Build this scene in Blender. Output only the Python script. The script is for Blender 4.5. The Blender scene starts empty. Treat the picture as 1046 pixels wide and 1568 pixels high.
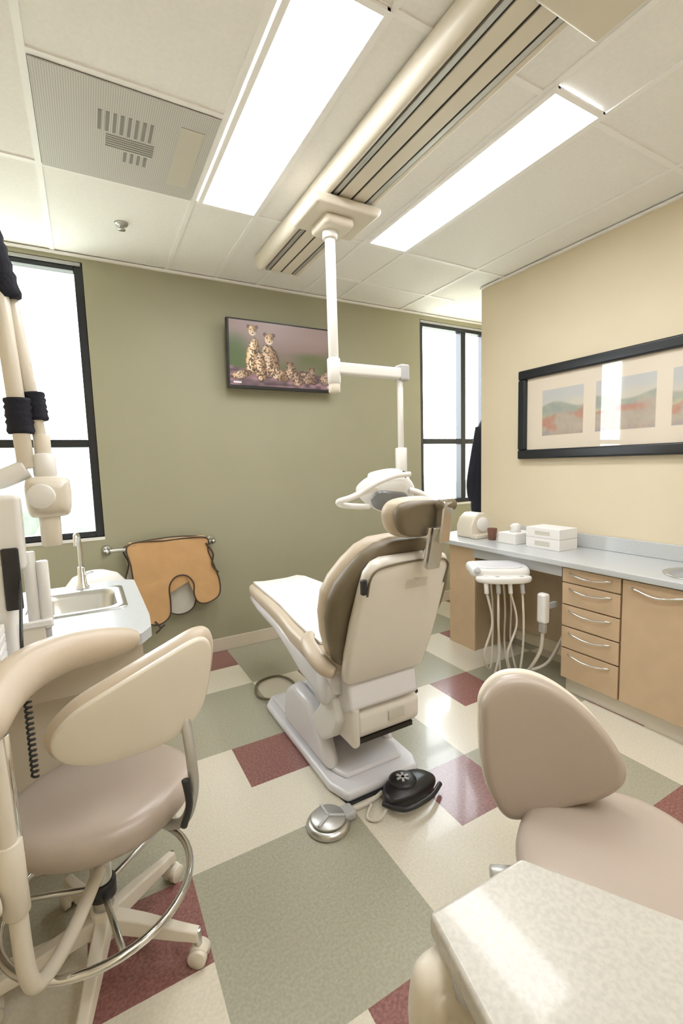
import bpy, bmesh, math, random
from mathutils import Vector, Matrix
random.seed(4)
V=Vector
CE=2.735; D=3.39; W=2.82; XL=-0.80; YS=-1.2
# ---------------------------------------------------------------- materials
def mat(name,col,rough=0.5,metal=0.0,noise=0.0,nscale=40,bump=0.0,coat=0.0,emit=0.0,col2=None,bscale=None):
    m=bpy.data.materials.new(name); m.use_nodes=True
    nt=m.node_tree; b=nt.nodes["Principled BSDF"]
    b.inputs["Base Color"].default_value=(*col,1); b.inputs["Roughness"].default_value=rough
    b.inputs["Metallic"].default_value=metal
    if coat: b.inputs["Coat Weight"].default_value=coat; b.inputs["Coat Roughness"].default_value=0.06
    if emit: b.inputs["Emission Color"].default_value=(*col,1); b.inputs["Emission Strength"].default_value=emit
    tc=nt.nodes.new("ShaderNodeTexCoord")
    if noise or col2:
        n=nt.nodes.new("ShaderNodeTexNoise"); n.inputs["Scale"].default_value=nscale; n.inputs["Detail"].default_value=4
        nt.links.new(tc.outputs["Object"],n.inputs["Vector"])
        r=nt.nodes.new("ShaderNodeValToRGB"); r.color_ramp.elements[0].position=0.36; r.color_ramp.elements[1].position=0.64
        c2=col2 if col2 else tuple(c*(1-noise) for c in col)
        r.color_ramp.elements[0].color=(*c2,1); r.color_ramp.elements[1].color=(*col,1)
        nt.links.new(n.outputs["Fac"],r.inputs[0]); nt.links.new(r.outputs[0],b.inputs["Base Color"])
    if bump:
        n2=nt.nodes.new("ShaderNodeTexNoise"); n2.inputs["Scale"].default_value=bscale or nscale
        nt.links.new(tc.outputs["Object"],n2.inputs["Vector"])
        bp=nt.nodes.new("ShaderNodeBump"); bp.inputs["Strength"].default_value=bump; bp.inputs["Distance"].default_value=0.01
        nt.links.new(n2.outputs["Fac"],bp.inputs["Height"]); nt.links.new(bp.outputs[0],b.inputs["Normal"])
    return m
def vcmat(name,rough,coat=0,emit=0):
    m=bpy.data.materials.new(name); m.use_nodes=True; nt=m.node_tree; b=nt.nodes["Principled BSDF"]
    a=nt.nodes.new("ShaderNodeVertexColor"); a.layer_name="Col"
    nt.links.new(a.outputs[0],b.inputs["Base Color"]); b.inputs["Roughness"].default_value=rough
    if coat: b.inputs["Coat Weight"].default_value=coat; b.inputs["Coat Roughness"].default_value=0.02
    if emit:
        nt.links.new(a.outputs[0],b.inputs["Emission Color"]); b.inputs["Emission Strength"].default_value=emit
        try: m.cycles.emission_sampling='NONE'
        except Exception: pass
    return m
M={}
M['olive']=mat('paint_olive',(0.365,0.35,0.245),0.6,bump=0.03,bscale=300,noise=0.02,nscale=3)
M['yellow']=mat('paint_beige',(0.74,0.645,0.475),0.6,bump=0.03,bscale=300,noise=0.02,nscale=3)
M['ceil']=mat('ceiling_tile',(0.91,0.90,0.88),0.9,noise=0.03,nscale=60,bump=0.12,bscale=150)
M['grid']=mat('ceiling_grid',(0.93,0.92,0.91),0.5)
M['green']=mat('vinyl_green',(0.345,0.33,0.25),0.26,col2=(0.40,0.385,0.30),nscale=110,coat=0.2)
M['cream']=mat('vinyl_cream',(0.64,0.59,0.475),0.26,col2=(0.70,0.65,0.54),nscale=110,coat=0.2)
M['red']=mat('vinyl_red',(0.205,0.085,0.075),0.26,col2=(0.30,0.145,0.13),nscale=110,coat=0.2)
M['base']=mat('baseboard_vinyl',(0.66,0.59,0.48),0.5)
M['blackf']=mat('frame_black',(0.012,0.014,0.018),0.3)
M['black']=mat('black_plastic',(0.02,0.02,0.022),0.35)
M['cloth']=mat('black_cloth',(0.012,0.013,0.022),0.9,bump=0.3,bscale=80)
M['white']=mat('white_plastic',(0.78,0.765,0.735),0.3)
M['ivory']=mat('ivory_plastic',(0.72,0.66,0.555),0.35)
M['shell']=mat('chair_shell',(0.75,0.71,0.65),0.25)
M['base_w']=mat('chair_base',(0.74,0.73,0.76),0.22)
M['tan']=mat('upholstery_tan',(0.56,0.47,0.36),0.38,bump=0.05,bscale=200)
M['tand']=mat('upholstery_taupe',(0.17,0.135,0.085),0.45)
M['mauve']=mat('upholstery_mauve',(0.43,0.36,0.30),0.3,bump=0.04,bscale=250)
M['chrome']=mat('chrome',(0.75,0.75,0.74),0.12,1.0)
M['steel']=mat('brushed_steel',(0.62,0.62,0.60),0.28,1.0)
M['alu']=mat('aluminium',(0.55,0.55,0.53),0.4,0.7)
M['slot']=mat('dark_slot',(0.03,0.025,0.02),0.7)
M['ventslot']=mat('vent_slot',(0.27,0.265,0.245),0.7)
M['counter']=mat('laminate_grey',(0.55,0.57,0.58),0.25,noise=0.08,nscale=250,coat=0.3)
M['counter2']=mat('laminate_beige',(0.50,0.475,0.415),0.3,noise=0.14,nscale=140,coat=0.25)
M['wood']=mat('maple_laminate',(0.60,0.44,0.28),0.4,noise=0.06,nscale=12)
M['wood2']=mat('maple_side',(0.50,0.38,0.25),0.5,noise=0.06,nscale=12)
M['apron']=mat('lead_apron_orange',(0.64,0.39,0.18),0.5,noise=0.08,nscale=12)
M['trim']=mat('apron_trim',(0.07,0.045,0.03),0.6)
M['panel']=mat('fluorescent_panel',(0.97,0.98,1.0),0.5,emit=13.0)
M['teal']=mat('teal',(0.05,0.35,0.33),0.5)
M['paper']=mat('paper',(0.82,0.80,0.78),0.8)
M['greyp']=mat('grey_plastic',(0.45,0.45,0.45),0.4)
M['brown']=mat('brown_box',(0.22,0.10,0.07),0.5)
M['label']=mat('label',(0.60,0.57,0.50),0.5)
M['lens']=mat('lamp_lens',(0.20,0.21,0.22),0.08,coat=.5)
M['tree']=mat('foliage',(0.09,0.105,0.078),0.9,noise=0.5,nscale=1.2)
M['hose']=mat('hose',(0.62,0.58,0.50),0.5)
mg=bpy.data.materials.new('window_glass'); mg.use_nodes=True
nt=mg.node_tree; nt.nodes.clear(); o_=nt.nodes.new("ShaderNodeOutputMaterial"); t_=nt.nodes.new("ShaderNodeBsdfTransparent"); g_=nt.nodes.new("ShaderNodeBsdfGlossy"); g_.inputs["Roughness"].default_value=0.02
x_=nt.nodes.new("ShaderNodeMixShader"); x_.inputs[0].default_value=0.06
nt.links.new(t_.outputs[0],x_.inputs[1]); nt.links.new(g_.outputs[0],x_.inputs[2]); nt.links.new(x_.outputs[0],o_.inputs[0])
M['glass']=mg
mv=mat('perforated_vent',(0.62,0.61,0.55),0.6); nt=mv.node_tree; b=nt.nodes["Principled BSDF"]
tc=nt.nodes.new("ShaderNodeTexCoord"); mp=nt.nodes.new("ShaderNodeMapping"); mp.inputs["Scale"].default_value=(130,130,1)
sp=nt.nodes.new("ShaderNodeTexVoronoi"); sp.inputs["Scale"].default_value=1; sp.inputs["Randomness"].default_value=0
cr=nt.nodes.new("ShaderNodeValToRGB"); cr.color_ramp.elements[0].position=0.25; cr.color_ramp.elements[1].position=0.33
cr.color_ramp.elements[0].color=(0.36,0.355,0.33,1); cr.color_ramp.elements[1].color=(0.62,0.61,0.58,1)
nt.links.new(tc.outputs["Object"],mp.inputs[0]); nt.links.new(mp.outputs[0],sp.inputs["Vector"]); nt.links.new(sp.outputs["Distance"],cr.inputs[0]); nt.links.new(cr.outputs[0],b.inputs["Base Color"])
M['vent']=mv
# ---------------------------------------------------------------- helpers
COL=bpy.context.scene.collection
def group(name):
    e=bpy.data.objects.new(name,None); COL.objects.link(e); e.empty_display_size=0.05; return e
def mkobj(name,bm,m,parent=None,smooth=False,mats=None):
    bmesh.ops.recalc_face_normals(bm,faces=bm.faces)
    me=bpy.data.meshes.new(name); bm.to_mesh(me); bm.free()
    for mm in (mats or [m]): me.materials.append(mm)
    if smooth:
        for p in me.polygons: p.use_smooth=True
    o=bpy.data.objects.new(name,me); COL.objects.link(o)
    if parent: o.parent=parent
    return o
def bev(o,w,seg=3):
    md=o.modifiers.new("bevel","BEVEL"); md.width=w; md.segments=seg; md.limit_method='ANGLE'; md.angle_limit=math.radians(40)
    for p in o.data.polygons: p.use_smooth=True
    wn=o.modifiers.new("wn","WEIGHTED_NORMAL"); wn.keep_sharp=False
    return o
def addbox(bm,lo,hi,mi=0):
    vs=[bm.verts.new((x,y,z)) for x in (lo[0],hi[0]) for y in (lo[1],hi[1]) for z in (lo[2],hi[2])]
    for f in [(0,1,3,2),(4,6,7,5),(0,4,5,1),(2,3,7,6),(0,2,6,4),(1,5,7,3)]:
        fa=bm.faces.new([vs[i] for i in f]); fa.material_index=mi
def box(name,lo,hi,m,parent=None,b=0,rot=None,seg=3):
    c=[(lo[i]+hi[i])/2 for i in range(3)]; bm=bmesh.new()
    addbox(bm,[lo[i]-c[i] for i in range(3)],[hi[i]-c[i] for i in range(3)])
    o=mkobj(name,bm,M[m],parent); o.location=c
    if rot: o.rotation_euler=rot
    if b: bev(o,b,seg)
    return o
def boxes(name,lst,m,parent=None,b=0):
    bm=bmesh.new()
    for lo,hi in lst: addbox(bm,lo,hi)
    o=mkobj(name,bm,M[m],parent)
    if b: bev(o,b)
    return o
def loft(name,rings,m,parent=None,smooth=True,cap=True,closed=False):
    bm=bmesh.new(); R=[[bm.verts.new(p) for p in r] for r in rings]; n=len(R[0])
    k=len(R) if closed else len(R)-1
    for i in range(k):
        a=R[i]; c=R[(i+1)%len(R)]
        for j in range(n): bm.faces.new((a[j],a[(j+1)%n],c[(j+1)%n],c[j]))
    if cap and not closed: bm.faces.new(R[0][::-1]); bm.faces.new(R[-1])
    return mkobj(name,bm,M[m],parent,smooth)
def frame(d):
    d=d.normalized(); a=V((0,0,1)) if abs(d.z)<0.9 else V((1,0,0)); x=d.cross(a).normalized(); y=d.cross(x); return x,y
def cyl(name,p,q,r,m,parent=None,r2=None,n=24,b=0):
    p=V(p);q=V(q);x,y=frame(q-p); r2=r if r2 is None else r2
    rg=lambda c,rr:[c+x*rr*math.cos(2*math.pi*i/n)+y*rr*math.sin(2*math.pi*i/n) for i in range(n)]
    d=(q-p).normalized(); L=(q-p).length; e=min(r,r2,L/2)*0.15 if b==0 else b
    return loft(name,[rg(p,r-e),rg(p+d*e,r),rg(q-d*e,r2),rg(q,r2-e)],m,parent)
def cr_open(P,n=8):
    P=[V(p) for p in P]; out=[]
    for i in range(len(P)-1):
        p0=P[max(i-1,0)];p1=P[i];p2=P[i+1];p3=P[min(i+2,len(P)-1)]
        for k in range(n):
            t=k/n; out.append(0.5*((2*p1)+(p2-p0)*t+(2*p0-5*p1+4*p2-p3)*t*t+(3*p1-p0-3*p2+p3)*t**3))
    out.append(P[-1]); return out
def cr_closed(P,n=8):
    P=[V(p) for p in P]; out=[]; N=len(P)
    for i in range(N):
        p0=P[i-1];p1=P[i];p2=P[(i+1)%N];p3=P[(i+2)%N]
        for k in range(n):
            t=k/n; out.append(0.5*((2*p1)+(p2-p0)*t+(2*p0-5*p1+4*p2-p3)*t*t+(3*p1-p0-3*p2+p3)*t**3))
    return out
def tube(name,pts,r,m,parent=None,n=14,smoothp=True,rfun=None,sub=8,closed=False):
    P=(cr_closed(pts,sub) if closed else cr_open(pts,sub)) if smoothp else [V(p) for p in pts]
    rings=[]; x=None; N=len(P)
    for i,p in enumerate(P):
        if closed: d=P[(i+1)%N]-P[i-1]
        else: d=P[min(i+1,N-1)]-P[max(i-1,0)]
        d.normalize()
        if x is None: x,_=frame(d)
        x=(x-d*x.dot(d)).normalized(); y=d.cross(x)
        rr=r if rfun is None else rfun(i/(N-1))
        rings.append([p+x*rr*math.cos(2*math.pi*k/n)+y*rr*math.sin(2*math.pi*k/n) for k in range(n)])
    return loft(name,rings,m,parent,closed=closed)
def lathe(name,prof,c,m,parent=None,n=40,axis=None):
    c=V(c); ax=V(axis).normalized() if axis else V((0,0,1)); x,y=frame(ax)
    rings=[[c+ax*h+x*r*math.cos(2*math.pi*i/n)+y*r*math.sin(2*math.pi*i/n) for i in range(n)] for r,h in prof]
    return loft(name,rings,m,parent)
def torus(name,c,R,r,m,parent=None,n=48):
    c=V(c); pts=[c+V((R*math.cos(2*math.pi*i/n),R*math.sin(2*math.pi*i/n),0)) for i in range(n)]
    return tube(name,pts,r,m,parent,smoothp=False,closed=True)
def prism(name,poly,lo,hi,axis,m,parent=None,b=0,smooth=False):
    def mk(p,a):
        l=[p[0],p[1]]; l.insert(axis,a); return V(l)
    bm=bmesh.new(); A=[bm.verts.new(mk(p,lo)) for p in poly]; B=[bm.verts.new(mk(p,hi)) for p in poly]; n=len(poly)
    bm.faces.new(A); bm.faces.new(B[::-1])
    for i in range(n): bm.faces.new((A[i],A[(i+1)%n],B[(i+1)%n],B[i]))
    o=mkobj(name,bm,M[m],parent)
    if b: bev(o,b)
    return o
def cushion(name,outline,t,org,ex,ey,m,parent=None,er=0.03,dome=0.015,bend=0.0,bendy=0.0,n=8,back_dome=0.0):
    """outline: closed control pts (2D); t thickness; front normal = ex x ey"""
    org=V(org);ex=V(ex).normalized();ey=V(ey).normalized();en=ex.cross(ey).normalized()
    P=cr_closed([(a,b_,0) for a,b_ in outline],n)
    cx=sum(p.x for p in P)/len(P); cy=sum(p.y for p in P)/len(P); R=max(math.hypot(p.x-cx,p.y-cy) for p in P)
    prof=[]
    for s,h in [(0.05,-t/2-back_dome),(0.4,-t/2-back_dome*0.8),(0.75,-t/2-back_dome*0.3)]: prof.append((s,h))
    for k in range(9):
        ph=-math.pi/2+math.pi*k/8; prof.append((1-(er/R)*(1-math.cos(ph)),t/2*math.sin(ph)))
    for s,h in [(0.75,t/2+dome*0.4),(0.4,t/2+dome*0.85),(0.05,t/2+dome)]: prof.append((s,h))
    rings=[]
    for s,h in prof:
        rg=[]
        for p in P:
            a=cx+(p.x-cx)*s; b_=cy+(p.y-cy)*s
            rg.append(org+ex*a+ey*b_+en*(h+bend*(a-cx)**2+bendy*(b_-cy)**2))
        rings.append(rg)
    return loft(name,rings,m,parent)
def rrect(w,h,r,k=4):
    out=[]
    for cx,cy,a0 in ((w-r,h-r,0),(-w+r,h-r,90),(-w+r,-h+r,180),(w-r,-h+r,270)):
        for i in range(k+1):
            a=math.radians(a0+90*i/k); out.append((cx+r*math.cos(a),cy+r*math.sin(a)))
    return out
# ---------------------------------------------------------------- room
T=0.313; X0=0.21; Y0=1.508
bm=bmesh.new()
def cellcol(c,r):
    c%=4; r%=4
    if (c,r) in ((1,1),(3,3)): return 2
    if (c in (0,1) and r in (2,3)) or (c in (2,3) and r in (0,1)): return 0
    return 1
XR=3.75
for ci in range(-4,12):
    for ri in range(-9,7):
        x0=max(X0+ci*T,XL);x1=min(X0+(ci+1)*T,XR);y0=max(Y0+ri*T,YS);y1=min(Y0+(ri+1)*T,D)
        if x1<=x0 or y1<=y0: continue
        f=bm.faces.new([bm.verts.new(p) for p in ((x0,y0,0),(x1,y0,0),(x1,y1,0),(x0,y1,0))]); f.material_index=cellcol(ci,ri)
bmesh.ops.remove_doubles(bm,verts=bm.verts,dist=1e-5)
fl=mkobj("floor",bm,None,mats=[M['green'],M['cream'],M['red']])
if fl.data.polygons[0].normal.z<0: fl.data.flip_normals()
box("ceiling",(XL-.15,YS-.15,CE),(XR+.15,D+.15,CE+.1),'ceil')
LW=(-0.62,0.075,0.955,2.69); RW=(2.75,3.62,0.975,2.68)
def ybox(x0,x1,z0,z1): return ((x0,D,z0),(x1,D+.15,z1))
boxes("wall_back",[ybox(XL-.15,LW[0],0,CE),ybox(LW[0],LW[1],0,LW[2]),ybox(LW[0],LW[1],LW[3],CE),ybox(LW[1],RW[0],0,CE),
  ybox(RW[0],RW[1],0,RW[2]),ybox(RW[0],RW[1],RW[3],CE),ybox(RW[1],XR+.15,0,CE)],'olive')
box("wall_right",(W,YS,0),(XR,2.71,CE),'yellow')
box("wall_recess",(XR,2.71,0),(XR+.15,D,CE),'yellow')
box("wall_left",(XL-.15,YS,0),(XL,D,CE),'yellow')
box("wall_front",(XL-.15,YS-.15,0),(XR+.15,YS,CE),'yellow')
box("baseboard_back",(XL,D-.012,0),(XR,D,.10),'base',b=.003)
box("baseboard_right",(W-.012,YS,0),(W,.3,.10),'base',b=.003)
def window(name,w,mull,rail):
    g=group(name); x0,x1,z0,z1=w; f=.05; y0=D+.02; y1=D+.09
    L=[((x0,y0,z0),(x0+f,y1,z1)),((x1-f,y0,z0),(x1,y1,z1)),((x0+f,y0,z0),(x1-f,y1,z0+f*.8)),((x0+f,y0,z1-f),(x1-f,y1,z1)),
       ((x0+f,y0,rail-.025),(x1-f,y1,rail+.025))]
    for mx in mull: L.append(((mx-.03,y0-.004,z0+f*.8),(mx+.03,y1+.004,z1-f)))
    boxes("frame",L,'blackf',g,b=.004)
    box("glass",(x0+f,D+.05,z0+f*.8),(x1-f,D+.055,z1-f),'glass',g)
    box("sill",(x0,D-.005,z0-.02),(x1,D+.02,z0),'white',g)
    box("roller_shade",(x0+.01,D+.003,z1-.022),(x1-.01,D+.02,z1-.002),'greyp',g,b=.004)
window("window_1",LW,[],1.57)
window("window_2",RW,[3.30],1.58)
gb=[]
for x in (-.71,-.08,.575,.905,1.215,1.585,1.905,2.53): gb.append(((x-.012,YS,CE-.006),(x+.012,D,CE)))
def gl(y,x0,x1): gb.append(((x0,y-.012,CE-.0055),(x1,y+.012,CE)))
for y in (2.485,1.225,-.04): gl(y,XL,W)
gl(1.865,-.08,.575); gl(3.02,1.6,W)
boxes("trim_ceiling_grid",gb,'grid')
boxes("trim_ceiling_edge",[((XL,D-.02,CE-.02),(XR,D,CE-.0065)),((W-.02,YS,CE-.02),(W,2.71,CE-.0065))],'grid')
def troffer(x0,x1,y0,y1):
    g=group("ceiling_light")
    box("diffuser",(x0+.012,y0+.012,CE-.014),(x1-.012,y1-.012,CE-.008),'panel',g)
    boxes("rim",[((x0-.01,y0-.01,CE-.016),(x0+.012,y1+.01,CE-.0062)),((x1-.012,y0-.01,CE-.016),(x1+.01,y1+.01,CE-.0062)),
       ((x0,y0-.01,CE-.0155),(x1,y0+.012,CE-.0062)),((x0,y1-.012,CE-.0155),(x1,y1+.01,CE-.0062))],'grid',g)
troffer(.605,.895,1.23,2.475); troffer(1.60,1.885,1.18,2.46); troffer(.605,.895,-.95,.3); troffer(1.60,1.885,-.95,.3)  # pair behind the camera is unseen, duplicated to add room light
g=group("ceiling_vent")
box("perforated_panel",(-.065,1.88,CE-.012),(.56,2.475,CE-.0065),'vent',g)
box("label",(.43,1.98,CE-.014),(.52,2.38,CE-.0122),'label',g)
sl=[]
for i in range(8): sl.append(((.14+i*.026,2.02,CE-.0135),(.152+i*.026,2.13,CE-.0121)))
for i in range(6): sl.append(((.17,2.145+i*.014,CE-.0135),(.35,2.151+i*.014,CE-.0121)))
for i in range(4): sl.append(((.24+i*.026,2.235,CE-.0135),(.252+i*.026,2.30,CE-.0121)))
boxes("diffuser_slots",sl,'ventslot',g)
g=group("ceiling_sprinkler")
lathe("escutcheon",[(.005,0),(.035,0),(.032,-.008),(.012,-.012),(.010,-.03),(.004,-.03)],(.27,2.88,CE-.0005),'alu',g)
lathe("deflector",[(.002,-.03),(.02,-.031),(.02,-.034),(.002,-.036)],(.27,2.88,CE),'steel',g)
# ---------------------------------------------------------------- ceiling track with lamp
g=group("dental_light_on_ceiling_track")
tz=CE-.09; te=2.92; ts=-.6
prism("rail_rounded_left",[(1.045,CE-.0065),(1.045,CE-.05),(1.053,tz+.01),(1.07,tz-.004),(1.092,tz-.004),(1.10,tz+.01),(1.10,CE-.0065)],ts,te,1,'ivory',g,b=.008)
box("rail_web",(1.10,ts,tz+.03),(1.30,te,CE-.0065),'ivory',g,b=.003)
box("rail_alu_left",(1.106,ts,tz),(1.128,te-.01,tz+.035),'alu',g,b=.003)
box("rail_center_left",(1.138,ts,tz),(1.203,te-.01,tz+.035),'ivory',g,b=.003)
box("rail_center_right",(1.215,ts,tz),(1.28,te-.01,tz+.035),'ivory',g,b=.003)
box("rail_alu_right",(1.29,ts,tz+.002),(1.312,te-.01,tz+.035),'alu',g,b=.003)
box("rail_edge",(1.314,ts,tz),(1.335,te,CE-.0065),'ivory',g,b=.005)
box("slot_left",(1.128,ts,tz+.006),(1.138,te-.01,tz+.034),'slot',g)
box("slot_mid",(1.203,ts,tz+.006),(1.215,te-.01,tz+.034),'slot',g)
box("slot_right",(1.28,ts,tz+.006),(1.29,te-.01,tz+.034),'slot',g)
box("junction_cover",(1.16,.70,tz-.025),(1.44,.93,CE-.02),'ivory',g,b=.012)
LY=2.12; PX=1.155
prism("carriage",[(1.0,tz-.03),(1.02,tz-.055),(1.35,tz-.055),(1.37,tz-.03),(1.37,tz-.006),(1.0,tz-.006)],1.97,2.25,1,'ivory',g,b=.012)
box("carriage_cap",(1.09,2.03,tz-.10),(1.25,2.21,tz-.05),'ivory',g,b=.02)
cyl("post_collar",(PX,LY,tz-.09),(PX,LY,tz-.135),.038,'white',g)
cyl("post",(PX,LY,tz-.10),(PX,LY,1.80),.026,'white',g)
cyl("post_lower_sleeve",(PX,LY,1.93),(PX,LY,1.80),.034,'white',g)
cyl("post_tip",(PX,LY,1.81),(PX,LY,1.755),.030,'ivory',g)
box("horizontal_arm",(PX-.02,LY-.03,1.85),(1.60,LY+.03,1.91),'white',g,b=.012)
box("arm_end_cap",(1.56,LY-.036,1.84),(1.62,LY+.036,1.93),'greyp',g,b=.012)
cyl("drop_tube",(1.575,LY,1.86),(1.575,LY,1.42),.017,'white',g)
cyl("drop_sleeve",(1.575,LY,1.47),(1.575,LY,1.31),.033,'white',g)
HC=V((1.46,LY-.02,1.215))
tube("yoke",[(1.575,LY,1.34),(1.60,LY,1.29),(1.575,LY,1.25),(1.50,LY-.02,1.25)],.026,'white',g)
ex=V((1,-.20,-.10)).normalized(); ey=V((.05,-.45,.85)); ey=(ey-ex*ey.dot(ex)).normalized(); en=ex.cross(ey)
cushion("reflector_housing",[(-.17,-.02),(-.13,.07),(-.03,.12),(.07,.12),(.15,.06),(.17,-.01),(.12,-.07),(.02,-.11),(-.08,-.09)],.09,HC,ex,ey,'white',g,er=.04,dome=.02,bend=-1.2,back_dome=.03)
cushion("lens",[(-.11,-.01),(-.08,.04),(0,.05),(.08,.04),(.11,-.01),(.08,-.055),(0,-.075),(-.08,-.06)],.03,HC+en*.062,ex,ey,'lens',g,er=.012,dome=.004,bend=-1.2)
cushion("top_cover",[(-.12,-.03),(-.05,.03),(.03,.045),(.10,.0),(.03,-.04)],.05,HC+V((.02,.0,.10)),ex,V((0,-.8,.5)),'white',g,er=.02,dome=.02)
def hp(a,b_,n_): return HC+ex*a+ey*b_+en*n_
tube("handle_left",[hp(-.10,.06,.05),hp(-.17,.05,.08),hp(-.25,.01,.09),hp(-.30,-.02,.08),hp(-.28,-.045,.07),hp(-.20,-.05,.07),hp(-.11,-.06,.05)],.016,'white',g)
tube("handle_right",[hp(.10,.06,.05),hp(.16,.06,.09),hp(.20,.03,.11),hp(.22,-.0,.10),hp(.21,-.04,.08),hp(.16,-.055,.07),hp(.11,-.06,.05)],.015,'white',g)
tube("handle_bar",[hp(-.22,.02,.09),hp(-.12,.10,.08),hp(-.02,.14,.06),hp(.08,.15,.04)],.014,'white',g)
box("switch_slot",(1.50,LY-.10,1.25),(1.53,LY-.085,1.34),'black',g,b=.004,rot=(.2,.3,0))
# ---------------------------------------------------------------- TV
def painted(name,org,ex,ey,w,h,nx,ny,fn,m,parent):
    org=V(org);ex=V(ex);ey=V(ey)
    verts=[tuple(org+ex*(w*i/nx)+ey*(h*j/ny)) for j in range(ny+1) for i in range(nx+1)]
    faces=[(j*(nx+1)+i,j*(nx+1)+i+1,(j+1)*(nx+1)+i+1,(j+1)*(nx+1)+i) for j in range(ny) for i in range(nx)]
    me=bpy.data.meshes.new(name); me.from_pydata(verts,[],faces)
    lay=me.color_attributes.new("Col",'FLOAT_COLOR','POINT'); buf=[]
    for j in range(ny+1):
        for i in range(nx+1): buf.extend((*fn(i/nx,j/ny),1.0))
    lay.data.foreach_set("color",buf); me.materials.append(m); me.update()
    o=bpy.data.objects.new(name,me); COL.objects.link(o); o.parent=parent; return o
def hsh(a,b):
    v=math.sin(a*127.1+b*311.7)*43758.5453; return v-math.floor(v)
def vn(x,y):
    xi=math.floor(x);yi=math.floor(y);fx=x-xi;fy=y-yi;fx=fx*fx*(3-2*fx);fy=fy*fy*(3-2*fy)
    return (hsh(xi,yi)*(1-fx)+hsh(xi+1,yi)*fx)*(1-fy)+(hsh(xi,yi+1)*(1-fx)+hsh(xi+1,yi+1)*fx)*fy
def mix(a,b,t): return tuple(a[i]*(1-t)+b[i]*t for i in range(3))
def sm(e0,e1,x): t=max(0,min(1,(x-e0)/(e1-e0))); return t*t*(3-2*t)
def ell(u,v,cx,cy,a,b,ang=0):
    c=math.cos(ang);s=math.sin(ang);x=(u-cx)*1.78;y=v-cy; X=x*c+y*s;Y=-x*s+y*c; return (X/a)**2+(Y/b)**2
def tvimg(u,v):
    bgc=mix((.15,.105,.095),(.075,.085,.04),sm(.35,.95,vn(u*4+2,v*4)+.30*(.6-v)))
    c=mix(bgc,(.19,.14,.13),sm(.5,.85,v)*.85)
    c=mix(c,(.045,.075,.025),sm(.24,.05,u)*sm(.95,.6,v)*.8)
    c=mix(c,(.05,.08,.03),sm(.9,1.0,u)*sm(.95,.5,v)*.7)
    rk=.22+.12*vn(u*6,3)
    c=mix(mix((.22,.13,.15),(.04,.03,.035),vn(u*18,v*26)),c,sm(rk-.03,rk+.03,v))
    wob=.22*(vn(u*24,v*16)-.5)+.12*(vn(u*60,v*40)-.5)
    def fur(cx,cy,a,b,ang,d2,dk):
        c_=math.cos(ang);s_=math.sin(ang);x=(u-cx)*1.78;y=v-cy;X=(x*c_+y*s_)/a
        f=mix((.55,.37,.20),(.20,.12,.06),sm(-.4,.8,X))
        f=mix(f,(.70,.58,.47),sm(.45,.0,abs(X+.25))*.5)
        n=sm(.50,.62,vn(u*105+3,v*60))
        f=mix(f,(.035,.02,.012),n*.9)
        f=mix(f,(.07,.045,.05),dk); return mix(f,(.03,.02,.02),sm(.6,1.0,d2)*.7)
    for (cx,cy,a,b,ang,dk) in ((.36,.40,.15,.27,.2,.3),(.20,.46,.10,.30,-.12,0),(.27,.30,.10,.25,.1,.15),(.10,.17,.17,.06,.25,.3),(.44,.20,.20,.09,-.35,.3),(.56,.26,.10,.11,0,.35),(.72,.18,.22,.10,-.25,.6),(.92,.18,.14,.10,0,.6),(.62,.15,.1,.12,.4,.5)):
        d2=ell(u,v,cx,cy,a,b,ang)+wob
        if d2<1: c=fur(cx,cy,a,b,ang,d2,dk)
    for k_,(cx,cy,s) in enumerate(((.205,.86,.95),(.355,.755,1.05),(.55,.36,.65),(.77,.30,.55),(.93,.28,.6))):
        for dx in (-.042,.042):
            if ell(u,v,cx+dx*s/1.1,cy+.06*s,.028*s,.032*s)<1: c=(.08,.04,.03)
        d2=ell(u,v,cx,cy,.070*s,.092*s)+wob*.4
        if d2<1:
            c=mix((.50,.34,.19),(.12,.07,.04),sm(-.5,.8,(u-cx)/.05/s)); c=mix(c,(.58,.50,.41),sm(.0,-.05*s,v-cy)*.55)
            if v>cy+.02*s: c=mix(c,(.08,.04,.02),sm(.45,.6,vn(u*130,v*85))*.8)
            c=mix(c,(.04,.02,.02),sm(.6,1,d2)*.6)
            if k_>1: c=mix(c,(.07,.045,.05),.5)
        for dx in (-1,1):
            if ell(u,v,cx+dx*.021*s,cy+.012*s,.013*s,.008*s)<1: c=(.02,.012,.01)
            if ell(u,v,cx+dx*.017*s,cy-.025*s,.005*s,.032*s)<1: c=mix(c,(.05,.03,.02),.7)
        if ell(u,v,cx,cy-.045*s,.015*s,.011*s)<1: c=(.03,.015,.015)
    if .03<v<.06 and (.03<u<.10 and hsh(int(u*90),1)>.4 or .93<u<.97): c=(.5,.5,.5)
    return c
g=group("wall_tv")
tx0,tx1,tb,tt=.93,1.80,1.955,2.435; yb=D-.10; yt=D-.14
ny=V((0,yt-yb,tt-tb)); hh=ny.length; ny.normalize(); nn=V((1,0,0)).cross(ny)
def slab(name,x0,x1,s0,s1,o0,o1,m):
    bm=bmesh.new(); vs=[bm.verts.new(V((x,yb,tb))+ny*s+nn*o) for x in (x0,x1) for s in (s0,s1) for o in (o0,o1)]
    for f in [(0,1,3,2),(4,6,7,5),(0,4,5,1),(2,3,7,6),(0,2,6,4),(1,5,7,3)]: bm.faces.new([vs[i] for i in f])
    return mkobj(name,bm,M[m],g)
bev(slab("tv_body",tx0,tx1,0,hh,-.04,0,'black'),.006)
slab("bezel_bottom",tx0+.004,tx1-.004,.004,.022,0,.003,'black')
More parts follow.
